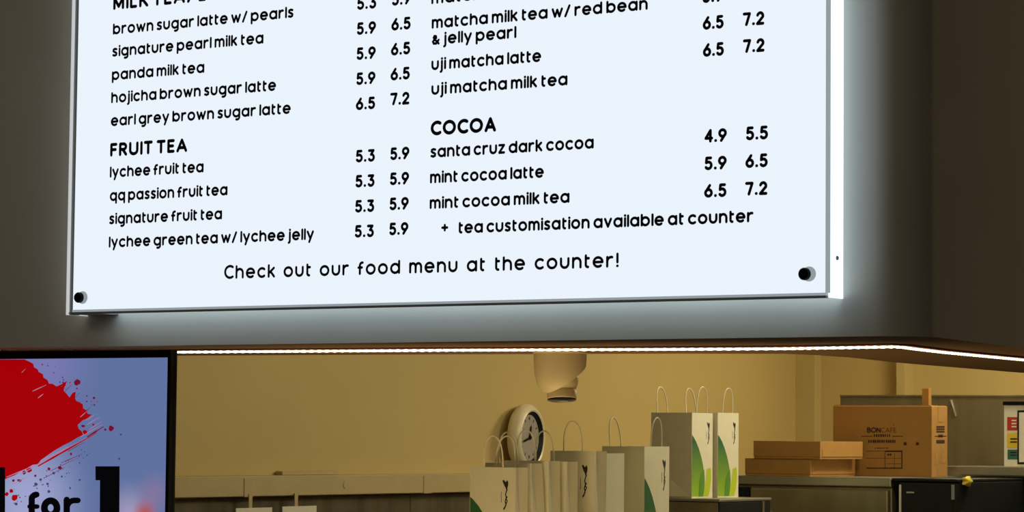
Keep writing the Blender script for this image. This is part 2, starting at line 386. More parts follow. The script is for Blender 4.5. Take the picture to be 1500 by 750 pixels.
# ------------------------------------------------------------------ LED strip under the header
led_px = [(200, 516.4), (400, 515), (660, 513.2), (1000, 511.8), (1150, 511), (1266.6, 509), (1308.6, 508.2), (1322, 509), (1336.6, 511), (1383, 516.5), (1500, 527.5)]
led_pts = [tuple(on(q[0], q[1], 2, ZS-.0055))[:2] for q in led_px]
led_pts.append((led_pts[-1][0]+rd.x*1.5, led_pts[-1][1]+rd.y*1.5)); led_pts.insert(0, (led_pts[0][0]-1.0, led_pts[0][1]-.06))
led = thing('led_strip', 'thin glowing white led strip running under the header edge', 'light strip', (*led_pts[3], ZS))
bm = BM()
hwid = .016
L2 = []; 
for i, p in enumerate(led_pts):
    a = Vector(led_pts[max(i-1, 0)]); b = Vector(led_pts[min(i+1, len(led_pts)-1)]); d = (b-a).normalized(); n = Vector((-d.y, d.x))
    L2.append((Vector(p)+n*hwid, Vector(p)-n*hwid))
for (a, b), (c, d) in zip(L2, L2[1:]):
    q = [a, b, d, c]; v = [bm.verts.new((t.x, t.y, z)) for z in (ZS-.0005, ZS-.003) for t in q]
    for ids in ((0,1,2,3), (7,6,5,4), (0,4,5,1), (1,5,6,2), (2,6,7,3), (3,7,4,0)): bm.faces.new([v[k] for k in ids])
obj('backing_tape', bm, M['ledtape'], led)
bm = BM(); path = []
for i, (a, b) in enumerate(zip(led_pts, led_pts[1:])):
    a = Vector(a); b = Vector(b); n = max(2, int((b-a).length/.0045))
    for k in range(n): t = a.lerp(b, k/n); path.append((t.x, t.y, ZS-.0055))
tube(bm, path, lambda i:   .0020 + .0005*math.cos(i*2*math.pi/4), 8)
obj('led_line', bm, M['led'], led, True)

# ------------------------------------------------------------------ promotion screen
YT = YF+.10
tx = on(260.5, 514, 1, YT+.022).x; tz = on(130, 514, 1, YT).z
TW, TH = 1.16, .67
tv = thing('promotion_screen', 'black framed screen with red paint splash under the header at left', 'screen', (tx-TW/2, YT, tz-TH))
bz = .0075; bt = .0150
bm = BM(); box(bm, (tx-TW, YT+.012, tz-TH), (tx, YT+.022, tz), 0, .002); obj('housing', bm, M['black'], tv)
bm = BM()
box(bm, (tx-TW, YT, tz-bt), (tx, YT+.012, tz)); box(bm, (tx-TW, YT, tz-TH), (tx, YT+.012, tz-TH+.02))
box(bm, (tx-bz, YT, tz-TH+.02), (tx, YT+.012, tz-bt)); box(bm, (tx-TW, YT, tz-TH+.02), (tx-TW+bz, YT+.012, tz-bt))
obj('bezel', bm, M['black'], tv)
for xx in (tx-.95, tx-.56):
    bm = BM(); box(bm, (xx-.008, YT+.022, tz-.2), (xx+.008, YT+.030, ZS)); obj('mount', bm, M['dark'], tv)
YSC = YT+.004
def screen_mat():
    m, N, L, b = nodemat('screen_picture')
    b.inputs['Base Color'].default_value = (.01, .01, .012, 1); b.inputs['Roughness'].default_value = .3; b.inputs['Specular IOR Level'].default_value = .2
    g = N.new('ShaderNodeNewGeometry')
    def blob(px, py, r0, r1):
        c = on(px, py, 1, YSC); v = N.new('ShaderNodeVectorMath'); v.operation = 'DISTANCE'; v.inputs[1].default_value = c
        L.new(tc.outputs['Object'], v.inputs[0]); mr = N.new('ShaderNodeMapRange'); mr.interpolation_type = 'SMOOTHSTEP'
        mr.inputs['From Min'].default_value = r0; mr.inputs['From Max'].default_value = r1; mr.inputs['To Min'].default_value = 1; mr.inputs['To Max'].default_value = 0
        L.new(v.outputs['Value'], mr.inputs['Value']); return mr.outputs[0]
    tc = N.new('ShaderNodeTexCoord'); cur = None
    base = N.new('ShaderNodeRGB'); base.outputs[0].default_value = (.115, .165, .35, 1); cur = base.outputs[0]
    for px, py, r0, r1, col, k in ((60, 535, 0, .18, (.19, .19, .44), 1), (40, 740, .02, .20, (.33, .36, .60), 1), (190, 760, 0, .09, (.36, .32, .50), 1), (225, 725, 0, .06, (.24, .18, .34), .8), (212, 756, 0, .042, (.45, .07, .06), 1)):
        f = blob(px, py, r0, r1); mx = N.new('ShaderNodeMix'); mx.data_type = 'RGBA'
        ml = N.new('ShaderNodeMath'); ml.operation = 'MULTIPLY'; ml.inputs[1].default_value = k
        L.new(f, ml.inputs[0]); L.new(ml.outputs[0], mx.inputs['Factor']); L.new(cur, mx.inputs['A']); mx.inputs['B'].default_value = (*col, 1); cur = mx.outputs['Result']
    L.new(cur, b.inputs['Emission Color']); b.inputs['Emission Strength'].default_value = 1
    return m
tv_screen_mats = [screen_mat(), glow('screen_red', (.37, .0, .002), 1, (.01, .01, .01)), glow('screen_black', (.001, .001, .002), 1, (.005, .005, .005)), glow('screen_maroon', (.17, .004, .03), 1, (.01, .01, .01)), glow('screen_pink', (.42, .20, .34), 1, (.01, .01, .01)), glow('screen_slate', (.05, .06, .16), 1, (.01, .01, .01))]
bm = BM(); KEEP.add(id(bm))
x0, x1, z0, z1 = tx-TW+bz, tx-bz, tz-TH+.02, tz-bt
polyface(bm, [(x0, YSC, z0), (x1, YSC, z0), (x1, YSC, z1), (x0, YSC, z1)], 0)
def sp(px, py, k=1): p = on(px, py, 1, YSC); return (p.x, YSC-.0004*k, p.z)
red = [(-210, 566), (-190, 545), (-160, 533), (-120, 526.5), (36, 526.5), (44, 530), (49, 533), (50, 538), (55.5, 541), (57, 545), (63, 548), (64, 553), (70, 557), (72, 562), (77, 562), (83, 566), (90, 563), (99, 557.5), (95, 566), (93.5, 572), (98, 577), (102, 582), (107, 575), (111.5, 574), (110, 583), (112, 587), (118, 590), (121.5, 592), (122, 598), (127, 601), (128.5, 606), (135, 607.5), (128, 613), (121, 616), (114, 622.5), (115.5, 628), (120, 632), (122, 637),
       (112, 642), (104, 647), (92, 653), (80, 660), (70, 667), (60, 674), (56, 680), (48, 681), (38, 687), (30, 691), (22, 696), (10, 701), (-40, 720), (-90, 716), (-120, 700), (-150, 690), (-172, 662), (-198, 640), (-204, 600)]
polyface(bm, [sp(*q) for q in red], 1)
def blotch(px, py, r, mi, k=2, sq=1.0):
    n = 12; pts = []
    for i in range(n):
        a = 2*math.pi*i/n; rr = r*random.uniform(.8, 1.15); pts.append(sp(px+rr*math.cos(a), py+rr*sq*math.sin(a), k))
    polyface(bm, pts, mi)
def streak(xa, ya, xb, yb, wd, mi, k=2):
    d = Vector((xb-xa, yb-ya)); n = Vector((-d.y, d.x)).normalized(); pts = []
    top = []; bot = []
    for i in range(9):
        t = i/8; c = Vector((xa, ya)) + d*t; ww = wd*(.5+.5*math.sin(math.pi*min(1, .15+t)))*random.uniform(.6, 1)
        top.append(c+n*ww/2); bot.append(c-n*ww/2)
    for i in range(8):
        polyface(bm, [sp(*top[i], k), sp(*top[i+1], k), sp(*bot[i+1], k), sp(*bot[i], k)], mi)
streak(56, 683, 142, 634, 3.4, 1, 2); streak(128, 640, 152, 625, 3, 3, 2); streak(57, 679, 128, 641, 1.6, 4, 3)
streak(90, 678, 121, 665, 1.2, 3); streak(10, 699, 58, 679, 1.6, 4, 3)
streak(48, 573, 68, 564, 1.4, 4); streak(56, 583, 64, 577, 1.6, 4); streak(118, 611, 127, 603, 1.2, 4); streak(32, 546, 38, 540, .8, 4)
for q in ((126, 616, 140, 607), (128, 622, 146, 611), (131, 629, 150, 617), (118, 640, 150, 622)): streak(*q, 1.3, 4, 2)
for q in ((96, 573, 106, 563), (107, 586, 116, 577), (100, 661, 124, 648), (74, 690, 116, 670), (66, 700, 96, 684), (124, 604, 133, 597)): streak(*q, 1.1, 3, 3)
for q in ((30, 695, 66, 676), (62, 675, 100, 654), (20, 709, 40, 699)): streak(*q, 1.2, 4, 3)
blotch(113.5, 560, 4.6, 3); blotch(163, 627.5, 4, 3); blotch(154.5, 629.5, 1.8, 3); blotch(138, 583, 2, 3); blotch(138.5, 593, 1.6, 5); blotch(177.5, 636.5, 1.6, 5); blotch(175, 672, 1.6, 5); blotch(137, 622, 1.5, 3)
blotch(22, 729, 4.6, 1); blotch(17, 719, 3, 1); blotch(10, 724, 3, 1); blotch(29, 704, 3.6, 3, 2, .6); blotch(53, 709.5, 2.6, 5); blotch(88, 685, 3, 3, 2, .9); blotch(60, 702.5, 2.2, 5); blotch(72, 720, 2.2, 5); blotch(43, 688, 4, 1); blotch(36, 692, 3, 3)
blotch(24, 738, 2.2, 5); blotch(52, 697, 2, 3); blotch(79, 693, 2, 5); blotch(72, 687, 2.2, 3); blotch(70, 709, 2, 5); blotch(91, 698, 1.6, 5); blotch(104.5, 665, 1.8, 3); blotch(103, 715, 1.6, 5); blotch(117, 703, 1.6, 5); blotch(20, 704, 2, 3); blotch(122, 624, 3.2, 3, 2, .6); blotch(125, 633, 3.4, 1)
for i in range(46):
    t = random.random(); blotch(20+110*t+random.uniform(-8, 8), 722-62*t+random.uniform(-6, 22), random.uniform(.5, 1.1), random.choice((3, 5, 5)))
for i in range(26):
    t = random.random(); blotch(52+75*t+random.uniform(0, 20), 533+62*t+random.uniform(-8, 4), random.uniform(.5, 1.3), random.choice((1, 3, 5)))
blk = lambda pts: polyface(bm, [sp(*q, 4) for q in pts], 2)
blk([(140.5, 683), (176, 683), (175.6, 772), (146.8, 772), (147.2, 703.5), (140.7, 703.5)])
blk([(-27.5, 684.5), (8.2, 684.5), (8.2, 772), (-21, 772), (-21, 704), (-27.5, 704)])
put = lambda v: sp(v[0], v[1], 4)
def stroke_px(pts, hw): ribbon(bm, pts, hw, put, 2)
stroke_px([(47.3, 758), (47.3, 731)] + arc(55, 731, 7.7, -6.5, 180, 95, 8), 4.6); stroke_px([(44, 742), (55.5, 742)], 3.4)
stroke_px(arc(75, 744, 9.2, -10.5, 0, 360, 28), 5)
stroke_px([(98.5, 758), (98.5, 732)], 4.7); stroke_px([(98.5, 744)] + arc(110, 744, 11, -11, 180, 95, 8) + [(115, 733)], 4.2)
bm.normal_update()
for f in bm.faces:
    if f.normal.y > 0: f.normal_flip()
scr = obj('screen', bm, tv_screen_mats, tv)
# the picture gradient was laid out in world metres: keep object coordinates equal to them
scr.data.transform(Matrix.Translation(world_loc(tv))); scr.location = -world_loc(tv)

# ------------------------------------------------------------------ turret security camera on the soffit
cp = on(820.5, 514, 2, ZS); ax = Vector((cp.x, cp.y, ZS))
D = (ax-CAM).dot(FW); k_ = D/F_PX
cc = thing('security_camera', 'cream turret security camera hanging under the header', 'camera', ax)
side = Vector((RT.x, RT.y, 0)).normalized(); fro = Vector((-FW.x, -FW.y, 0)).normalized()
bm = BM(); lathe(bm, [(38.5*k_, 0), (39*k_, -8*k_), (38.5*k_, -22*k_), (37*k_, -36*k_), (34.5*k_, -46*k_), (30*k_, -55*k_), (24*k_, -62*k_)], ax, (0, 0, 1), 48)
pa = ax + side*(-24*k_) + Vector((0, 0, -58*k_)); pb = ax + side*(39*k_) + Vector((0, 0, -17*k_))
d = (pb-pa).normalized(); nrm = d.cross(fro*.96 + Vector((0, 0, -.28))).normalized()
if nrm.z > 0: nrm = -nrm
bmesh.ops.bisect_plane(bm, geom=bm.verts[:]+bm.edges[:]+bm.faces[:], plane_co=pa.lerp(pb, .5)+nrm*3*k_, plane_no=nrm, clear_outer=True)
es = [e for e in bm.edges if e.is_boundary]
bmesh.ops.holes_fill(bm, edges=es)
shell = obj('shell', bm, M['cam'], cc, True)
bm = BM(); lathe(bm, [(41*k_, -.001), (41*k_, -3*k_), (39*k_, -4*k_)], ax, (0, 0, 1), 48); obj('base_ring', bm, M['cam'], cc, True)
ball = ax + side*(2.5*k_) + Vector((0, 0, -43*k_))
tilt = (Vector((0, 0, -1)) + fro*.13 + side*.02).normalized()
bm = BM(); r_ = 24.5*k_
lathe(bm, [(r_*math.sin(math.radians(t)), r_*math.cos(math.radians(t))) for t in range(8, 160, 8)], ball, -tilt, 40)
obj('ball_housing', bm, M['cam'], cc, True)
bm = BM(); lathe(bm, [(20*k_, 14*k_), (22*k_, 17*k_), (22*k_, 27*k_), (21*k_, 28*k_), (19*k_, 28*k_), (19*k_, 26*k_)], ball, tilt, 40); obj('front_ring', bm, M['cam'], cc, True)
bm = BM(); lathe(bm, [(21.3*k_, 27.5*k_), (21.3*k_, 29.5*k_), (19*k_, 30.3*k_)], ball, tilt, 40); g_ = obj('glass', bm, M['lens'], cc, True)
bm = BM(); lathe(bm, [(8*k_, 30.2*k_), (8*k_, 31.5*k_)], ball + fro*5*k_ + side*2*k_, tilt, 24); obj('lens', bm, M['lens2'], cc, True)

# ------------------------------------------------------------------ wall clock
kc = on(756, 641, 0, XW); 
ck = thing('wall_clock', 'round white wall clock with grey dial on the yellow wall', 'clock', (XW, kc.y, kc.z))
o = Vector((XW, kc.y, kc.z)); X_ = (1, 0, 0)
bm = BM(); lathe(bm, [(.104, 0), (.113, .010), (.115, .022), (.112, .036), (.104, .046), (.094, .050), (.089, .047), (.089, .030)], o, X_, 64, cap1=False); obj('case', bm, M['clock'], ck, True)
bm = BM(); lathe(bm, [(.0895, .042), (.0895, .0465), (.078, .0345), (.078, .033)], o, X_, 64, cap0=False, cap1=False); obj('inner_rim', bm, M['dark'], ck, True)
bm = BM(); lathe(bm, [(.080, .030), (.080, .034)], o, X_, 64)
def dp(y, z, h=.0352): return (XW+h, kc.y+y, kc.z+z)
for i in range(12):
    a = math.radians(90-30*i); c, s = math.cos(a), math.sin(a); L0, L1, hw = .060, .070, .0022 if i % 3 else .0045
    pts = [(c*L0-s*hw, s*L0+c*hw), (c*L0+s*hw, s*L0-c*hw), (c*L1+s*hw, s*L1-c*hw), (c*L1-s*hw, s*L1+c*hw)]
    v = [bm.verts.new(dp(*q, .0341)) for q in pts] + [bm.verts.new(dp(*q, .0347)) for q in pts]
    for ids in ((0,1,2,3), (4,5,6,7), (0,1,5,4), (1,2,6,5), (2,3,7,6), (3,0,4,7)): bm.faces.new([v[k] for k in ids]).material_index = 1
dial = obj('dial', bm, [M['dial'], M['dark_brown']], ck)
def hand(y, z, hw, h):
    bm = BM(); d = Vector((y, z)); n = Vector((-d.y, d.x)).normalized()*hw; b_ = -d*.18
    pts = [b_+n, b_-n, d*.8-n, d, d*.8+n]; v = [bm.verts.new(dp(*q, h)) for q in pts] + [bm.verts.new(dp(*q, h+.0012)) for q in pts]
    bm.faces.new(v[:5]); bm.faces.new(v[5:])
    for i in range(5): bm.faces.new((v[i], v[(i+1) % 5], v[5+(i+1) % 5], v[5+i]))
    return bm
obj('minute_hand', hand(-.058, -.014, .0035, .038), M['black'], ck); obj('hour_hand', hand(.012, .042, .0045, .036), M['black'], ck)
bm = BM(); lathe(bm, [(.006, .034), (.006, .041), (.003, .042)], o, X_, 20); obj('hub', bm, M['black'], ck)
ck.rotation_euler = (0, 0, math.radians(8)); ck.location.x += .0165

# ------------------------------------------------------------------ trunking on the left wall, with hanging cards
y0, y1 = 5.3, 7.75; zt_, zb_ = 1.579, 1.518
tr = thing('cable_trunking', 'beige cable trunking running along the yellow wall left of the bags', 'trunking', (XW, 6.5, zb_))
obj('channel', B((XW, y0, zb_), (XW+.05, y1, zt_), .003), M['trunk'], tr)
for px in (364, 626):
    c = on(px, 710, 0, XW+.05); wd = .022
    obj('joint_cover', B((XW, c.y-wd, zb_-.002), (XW+.0525, c.y+wd, zt_-.006), .002), M['trunk'], tr)
c = on(506, 710, 0, XW+.05)
bm = BM(); lathe(bm, [(.013, 0), (.012, .002)], (XW+.05, c.y, c.z), (1, 0, 0), 20); obj('cap', bm, M['trunk'], tr)
a = on(410, 690, 0, XW+.02); b = on(492, 690, 0, XW+.02)
tag(obj('paper_strip', B((XW+.004, a.y, zt_+.0005), (XW+.03, b.y, zt_+.012), .001), M['trunk']), 'pale flat strip lying on top of the wall trunking', 'strip')
for (xa, xb_, yt, xs), lab in (((345, 398, 744.5, 367), 'white hanging card nearer the screen, below the trunking'), ((413, 463, 742, 434), 'white hanging card farther from the screen, below the trunking')):
    xx = XW+.055; a = on(xa, yt, 0, xx); b = on(xb_, yt, 0, xx); s = on(xs, yt, 0, xx)
    cd = thing('hanging_card', lab, 'card', (xx, s.y, a.z-.12), 0, 'cards hanging under the trunking')
    obj('card', B((xx, a.y, a.z-.12), (xx+.002, b.y, a.z)), M['white'], cd)
    obj('strap', B((xx-.002, s.y-.008, a.z-.03), (xx, s.y+.008, zb_+.008)), M['trunk'], cd)

# ------------------------------------------------------------------ service counter, dark appliance
ZCT = 1.375
ct = thing('service_counter', 'steel service counter carrying the row of paper bags', 'counter', (-3.9, 6.0, 0))
obj('worktop', B((-4.55, 5.1, ZCT-.04), (-3.2, 6.9, ZCT), .004), M['steel_top'], ct)
obj('cabinet_body', B((-4.5, 5.15, .1), (-3.25, 6.85, ZCT-.04)), M['steel'], ct)
obj('plinth', B((-4.45, 5.2, 0), (-3.3, 6.8, .1)), M['dark'], ct)
ca = on(1055, 733.5, 2, 1.538)       # near right top corner of the appliance
DB = 7.45
ca = at_depth(1054, 731, DB); zbx = ca.z
lft = on(968, 735, 1, ca.y).x; rgt = on(1129, 729, 0, ca.x).y
ap = thing('drinks_machine', 'low black countertop machine with steel top under two paper bags', 'machine', ((lft+ca.x)/2, ca.y, ZCT))
bm = BM(); box(bm, (lft-.10, ca.y, ZCT+.01), (ca.x, rgt, zbx-.008), 0, .003); obj('body', bm, M['dark'], ap)
obj('top_plate', B((lft-.102, ca.y-.002, zbx-.008), (ca.x+.002, rgt+.002, zbx), .002), M['steel_top'], ap)
obj('front_panel', B((lft-.098, ca.y-.004, ZCT+.012), (ca.x-.004, ca.y, zbx-.01)), M['steel'], ap)
e = on(1118, 740, 0, ca.x+.001)
obj('edge_strip', B((ca.x, e.y-.006, ZCT+.012), (ca.x+.003, e.y+.004, zbx-.009)), M['steel'], ap)
for xx in (lft-.09, ca.x-.03):
    for yy in (ca.y+.02, rgt-.04):
        bm = BM(); lathe(bm, [(.014, 0), (.012, .011)], (xx+.01, yy, ZCT), (0, 0, 1), 14); obj('foot', bm, M['black'], ap)

# ------------------------------------------------------------------ paper bags
def make_bag(label, corner, w, dep, h, face='-Y', rz=0.0, handles=2, hw_=.052, hh=.082, fold=.0, prints=True, slack=(0, 0)):
    """corner = near right bottom corner (world); w along local x, dep along local y; face = side that carries the print"""
    cx_, cy_, cz_ = corner
    t = thing('paper_bag', label, 'bag', (cx_, cy_, cz_), rz, 'white paper carrier bags'); t['_local'] = 1
    bm = BM()
    x0, x1, y0, y1 = -w, 0, 0, dep
    th = .0012; nz = 10
    # open bag walls with a slight inward fold in the side gussets
    def ring(z, f, ins=0.0):
        fy = f
        return [(x0+ins, y0+ins, z), (x1-ins, y0+ins, z), (x1-ins-fy, (y0+y1)/2, z), (x1-ins, y1-ins, z), (x0+ins, y1-ins, z), (x0+ins+fy, (y0+y1)/2, z)] if face == '-Y' else \
               [(x0+ins, y0+ins, z), ((x0+x1)/2, y0+ins+fy, z), (x1-ins, y0+ins, z), (x1-ins, y1-ins, z), ((x0+x1)/2, y1-ins-fy, z), (x0+ins, y1-ins, z)]
    def shell(ins, zlo):
        rs = []
        for k in range(nz+1):
            s = k/nz; z = zlo + (h-zlo)*s
            rs.append([bm.verts.new((p[0]+slack[0]*s*s, p[1]+slack[1]*s*s, p[2])) for p in ring(z, fold*max(0, (s-.25)/.75), ins)])
        for a, b in zip(rs, rs[1:]):
            for k in range(6): bm.faces.new((a[k], a[(k+1) % 6], b[(k+1) % 6], b[k]))
        bm.faces.new(rs[0]); return rs[-1]
    ro = shell(0, 0); ri = shell(th, th)
    for k in range(6): bm.faces.new((ro[k], ro[(k+1) % 6], ri[(k+1) % 6], ri[k]))
    bmesh.ops.recalc_face_normals(bm, faces=bm.faces)
    KEEP.add(id(bm))
    # print: u across the printed face from its left edge, v up; both in units of the face size
    W_ = w if face == '-Y' else dep
    def P(u, v, k=1):
        s = v
        if face == '-Y': return (x0 + W_*u + slack[0]*s*s, y0 - .0005*k + slack[1]*s*s, h*v)
        return (x1 + .0005*k + slack[0]*s*s, y0 + W_*u + slack[1]*s*s, h*v)
    def face_(pts, mi, k):
        f = polyface(bm, [P(a, b, k) for a, b in pts], mi); f.normal_update()
        n = f.normal; 
        if (face == '-Y' and n.y > 0) or (face != '-Y' and n.x < 0): f.normal_flip()
    if prints:
        face_([(.01, .02), (.01, .74), (.09, .71), (.20, .66), (.33, .58), (.44, .49), (.53, .39), (.59, .29), (.615, .20), (.60, .12), (.54, .02)], 1, 1)
        face_([(.52, .02), (.60, .10), (.68, .2), (.72, .34), (.90, .355), (.93, .28), (.92, .18), (.87, .09), (.80, .02)], 2, 1)
        face_([(.33, .02), (.34, .12), (.38, .22), (.48, .30), (.58, .335), (.615, .20), (.60, .12), (.54, .02)], 3, 2)
        if face != '-Y':
            A0 = (x0, y0-.0004, .42*h); B0 = (x1-.002, y0-.0004, .02*h); C0 = (x0+.004, y0-.009, .02*h)
            polyface(bm, [A0, C0, B0], 0)
        # little sprig mark with a line of script running down
        face_([(.72, .885), (.75, .893), (.79, .872), (.83, .890), (.85, .868), (.845, .842), (.83, .822), (.835, .80), (.815, .795), (.79, .825), (.76, .845)], 4, 1)
        def put(v): return P(v[0], v[1], 1)
        ribbon(bm, [(.815, .80), (.79, .765), (.81, .74), (.785, .705), (.805, .68), (.775, .65), (.755, .64)], .010, put, 4)
        ribbon(bm, [(.83, .745), (.80, .73), (.835, .71), (.81, .69)], .007, put, 4)
        ribbon(bm, [(.70, .785), (.695, .75), (.705, .72), (.695, .70)], .005, put, 4)
    bm.normal_update()
    for f in bm.faces:
        if f.material_index and ((face == '-Y' and f.normal.y > 0) or (face != '-Y' and f.normal.x < 0)): f.normal_flip()
    obj('bag_body', bm, [M['paper'], M['leaf'], M['leaf2'], M['leaf3'], M['logo']], t)
    if handles:
        for q in range(int(handles)):
            lean = (-.004, .010)[q]; pth = []
            for i in range(25):
                a = math.pi*(1 - i/24); u = math.cos(a)*hw_/2; v = math.sin(a)
                # U shape: straight legs and a round top
                zz = (v**.55)*hh - .012
                if face == '-Y': pth.append(((x0+x1)/2+u+slack[0], (y0+.003 if q == 0 else y1-.003) + slack[1] + lean*max(0, zz)/hh, h+zz))
                else: pth.append(((x1-.003 if q == 0 else x0+.003) + slack[0] - lean*max(0, zz)/hh, (y0+y1)/2+u+slack[1], h+zz))
            bm = BM(); tube(bm, pth, lambda i: .0016+.0002*(i % 2), 8); obj('handle', bm, M['cord'], t, True)
    return t
XROW = at_depth(755, 685, 6.2).x
def row_bag(px_r, py_top, label, w=.122, dep=.05, X=None, fold=.012, slack=(0, 0), face='-Y', **kw):
    X = XROW if X is None else X
    # distance along the row from where the near right edge shows
    p = on(px_r, py_top, 0, X)
    return make_bag(label, (X, p.y, ZCT), w, dep, p.z-ZCT, face, fold=fold, slack=slack, **kw)
row_bag(755, 685, 'white paper bag with small black mark, first in row nearest the screen', dep=.052)
row_bag(783, 679, 'paper bag second in the row, showing a pale slanted side', dep=.05, slack=(-.012, 0), handles=1)
row_bag(805, 675.5, 'narrow glimpse of third paper bag in the row below the clock', dep=.05, slack=(-.004, 0), handles=1)
row_bag(829.5, 676.5, 'fourth paper bag in the row, just left of a black mark', dep=.05, handles=1)
row_bag(870, 661, 'paper bag with black mark and one tall handle, right of the clock', dep=.055, slack=(.002, 0), handles=1)
pf = at_depth(879, 664, 6.78)
make_bag('plain cream paper bag between the black marked bag and lower leaf bag', (pf.x, pf.y, ZCT), .11, .115, pf.z-ZCT, '-Y', handles=0, prints=False, fold=.0)
pg = at_depth(944, 654, 7.0)
make_bag('leaf printed paper bag lower in front of the two on the machine', (pg.x, pg.y, ZCT), .125, .125, pg.z-ZCT, '+X', hw_=.055, hh=.085, fold=0)
yb1 = ca.y+.012; pb1 = on(1013, 729, 1, yb1); h1 = on(1013, 604.5, 1, yb1).z - zbx
make_bag('leaf printed paper bag on the machine, left of the two', (pb1.x, pb1.y, zbx), .128, .115, h1, '+X', hw_=.056, hh=.083, fold=0)
yb2 = yb1+.13; pb2 = on(1051, 726, 1, yb2); h2 = on(1051, 604.5, 1, yb2).z - zbx
make_bag('leaf printed paper bag on the machine, beside the flat brown boxes', (pb2.x, pb2.y, zbx), .125, .105, h2, '+X', rz=math.radians(-4), hw_=.05, hh=.08, fold=0)

# ------------------------------------------------------------------ steel refrigerator, oven, dark cabinet at the back
pk = at_depth(1200, 698.5, 8.0); YK, ZK = pk.y, pk.z
xa = on(1077, 700, 1, YK).x; xg = on(1304, 700, 1, YK).x; xo2 = on(1318, 700, 1, YK).x; xe = on(1402, 700, 1, YK).x
fr = thing('steel_refrigerator', 'stainless steel refrigerator with flat brown boxes on top', 'refrigerator', ((xa+xg)/2, YK+.35, 0))
obj('body', B((xa, YK+.012, .1), (xg, YK+.7, ZK-.026), .004), M['steel'], fr)
obj('top_slab', B((xa-.003, YK, ZK-.026), (xg+.002, YK+.7, ZK), .003), M['steel_top'], fr)
x_d = on(1100, 720, 1, YK).x
bm = BM(); box(bm, (x_d, YK-.006, .16), (xg-.004, YK+.012, ZK-.034), 0, .006); dr = obj('door', bm, M['steel'], fr)
bm = BM(); tube(bm, [(xg-.03, YK-.006, 1.1), (xg-.03, YK-.035, 1.11), (xg-.03, YK-.035, 1.34), (xg-.03, YK-.006, 1.35)], .007, 10); obj('handle', bm, M['steel_top'], dr, True)
obj('hinge_cover', B((xa, YK, .16), (x_d-.004, YK+.012, ZK-.034)), M['dark'], fr)
for xx in (xa+.03, xg-.03):
    for yy in (YK+.05, YK+.65):
        bm = BM(); lathe(bm, [(.018, 0), (.015, .1)], (xx, yy, 0), (0, 0, 1), 14); obj('foot', bm, M['dark'], fr)
ov = thing('black_oven', 'black fronted appliance under the large brown carton', 'oven', ((xo2+xe)/2, YK+.35, 0))
obj('body', B((xo2-.012, YK+.02, .08), (xe, YK+.7, ZK-.008), .003), M['dark'], ov)
obj('top_plate', B((xg+.004, YK+.0, ZK-.008), (xe, YK+.7, ZK), .002), M['dark'], ov)
obj('door_panel', B((xo2, YK-.002, .3), (xe-.002, YK+.02, ZK-.012), .003), M['dark'], ov)
obj('door_edge', B((xo2, YK-.006, .3), (xo2+.006, YK+.006, ZK-.018), .001), M['white'], ov)
a = on(1328, 720, 1, YK-.002); b = on(1339, 722.5, 1, YK-.002); obj('badge', B((a.x, YK-.0035, b.z), (b.x, YK-.002, a.z)), M['alu'], ov)
a = on(1394, 710, 1, YK-.002); b = on(1398.5, 732, 1, YK-.002); obj('side_badge', B((a.x, YK-.0045, b.z), (b.x, YK-.002, a.z)), M['alu_dark'], ov)
obj('plinth', B((xo2, YK+.05, 0), (xe-.02, YK+.68, .08)), M['dark'], ov)
YC = YK+.32
YD = YC+.14
zd = on(1440, 683, 1, YD).z; zl = on(1440, 697, 1, YD).z
dk = thing('dark_cabinet', 'dark brown cabinet with steel ledge at the right edge', 'cabinet', ((xe-2.6)/2, YD+.3, 0))
xq = -2.72
obj('body', B((xe+.006, YD+.02, .08), (xq, YD+.23, zl)), M['dark_brown'], dk)
obj('ledge', B((on(1384, 690, 1, YD).x, YD, zl), (xq, YD+.24, zd), .003), M['steel_top'], dk)
obj('plinth', B((xe+.03, YD+.06, 0), (xq, YD+.22, .08)), M['dark'], dk)
c = on(1413, 705, 0, xe)
bm = BM(); n = 20; rings = []
for rr, hh_ in ((.012, 0), (.026, .004), (.026, .012), (.012, .017)):
    rings.append([bm.verts.new((xe+hh_, c.y+rr*(1+.2*math.cos(10*math.pi*k/n))*math.cos(2*math.pi*k/n), c.z+.5*rr*(1+.2*math.cos(10*math.pi*k/n))*math.sin(2*math.pi*k/n))) for k in range(n)])
for a, b in zip(rings, rings[1:]):
    for k in range(n): bm.faces.new((a[k], a[(k+1) % n], b[(k+1) % n], b[k]))
bm.faces.new(rings[0]); bm.faces.new(rings[-1])
obj('side_knob', bm, M['knob'], ov, True)
YP = YD+.26
zp = on(1350, 578.5, 1, YP).z; xp = on(1231, 600, 1, YP).x
bs = thing('steel_splashback', 'steel splashback panel standing behind the brown carton', 'splashback', ((xp-2.9)/2, YP, zd-.3))
obj('panel', B((xp, YP, .3), (-2.74, YP+.012, zp-.006)), M['steel'], bs)
obj('top_flange', B((xp, YP-.004, zp-.006), (-2.74, YP+.03, zp), .001), M['steel'], bs)
for xx in (xp+.05, -2.85): obj('support', B((xx-.02, YP+.012, 0), (xx+.02, YP+.03, .6)), M['steel'], bs)
for i, (xx1, xx2) in enumerate(((1393, 1400),)):
    a = on(xx1, 590, 1, YP); b = on(xx2, 610, 1, YP)
    bm = BM(); tube(bm, [(a.x, YP-.001, a.z+.008), (a.x+.010, YP-.008, a.z-.01), (b.x, YP-.001, b.z)], .004, 8); obj('bracket', bm, M['steel_top'], bs, True)

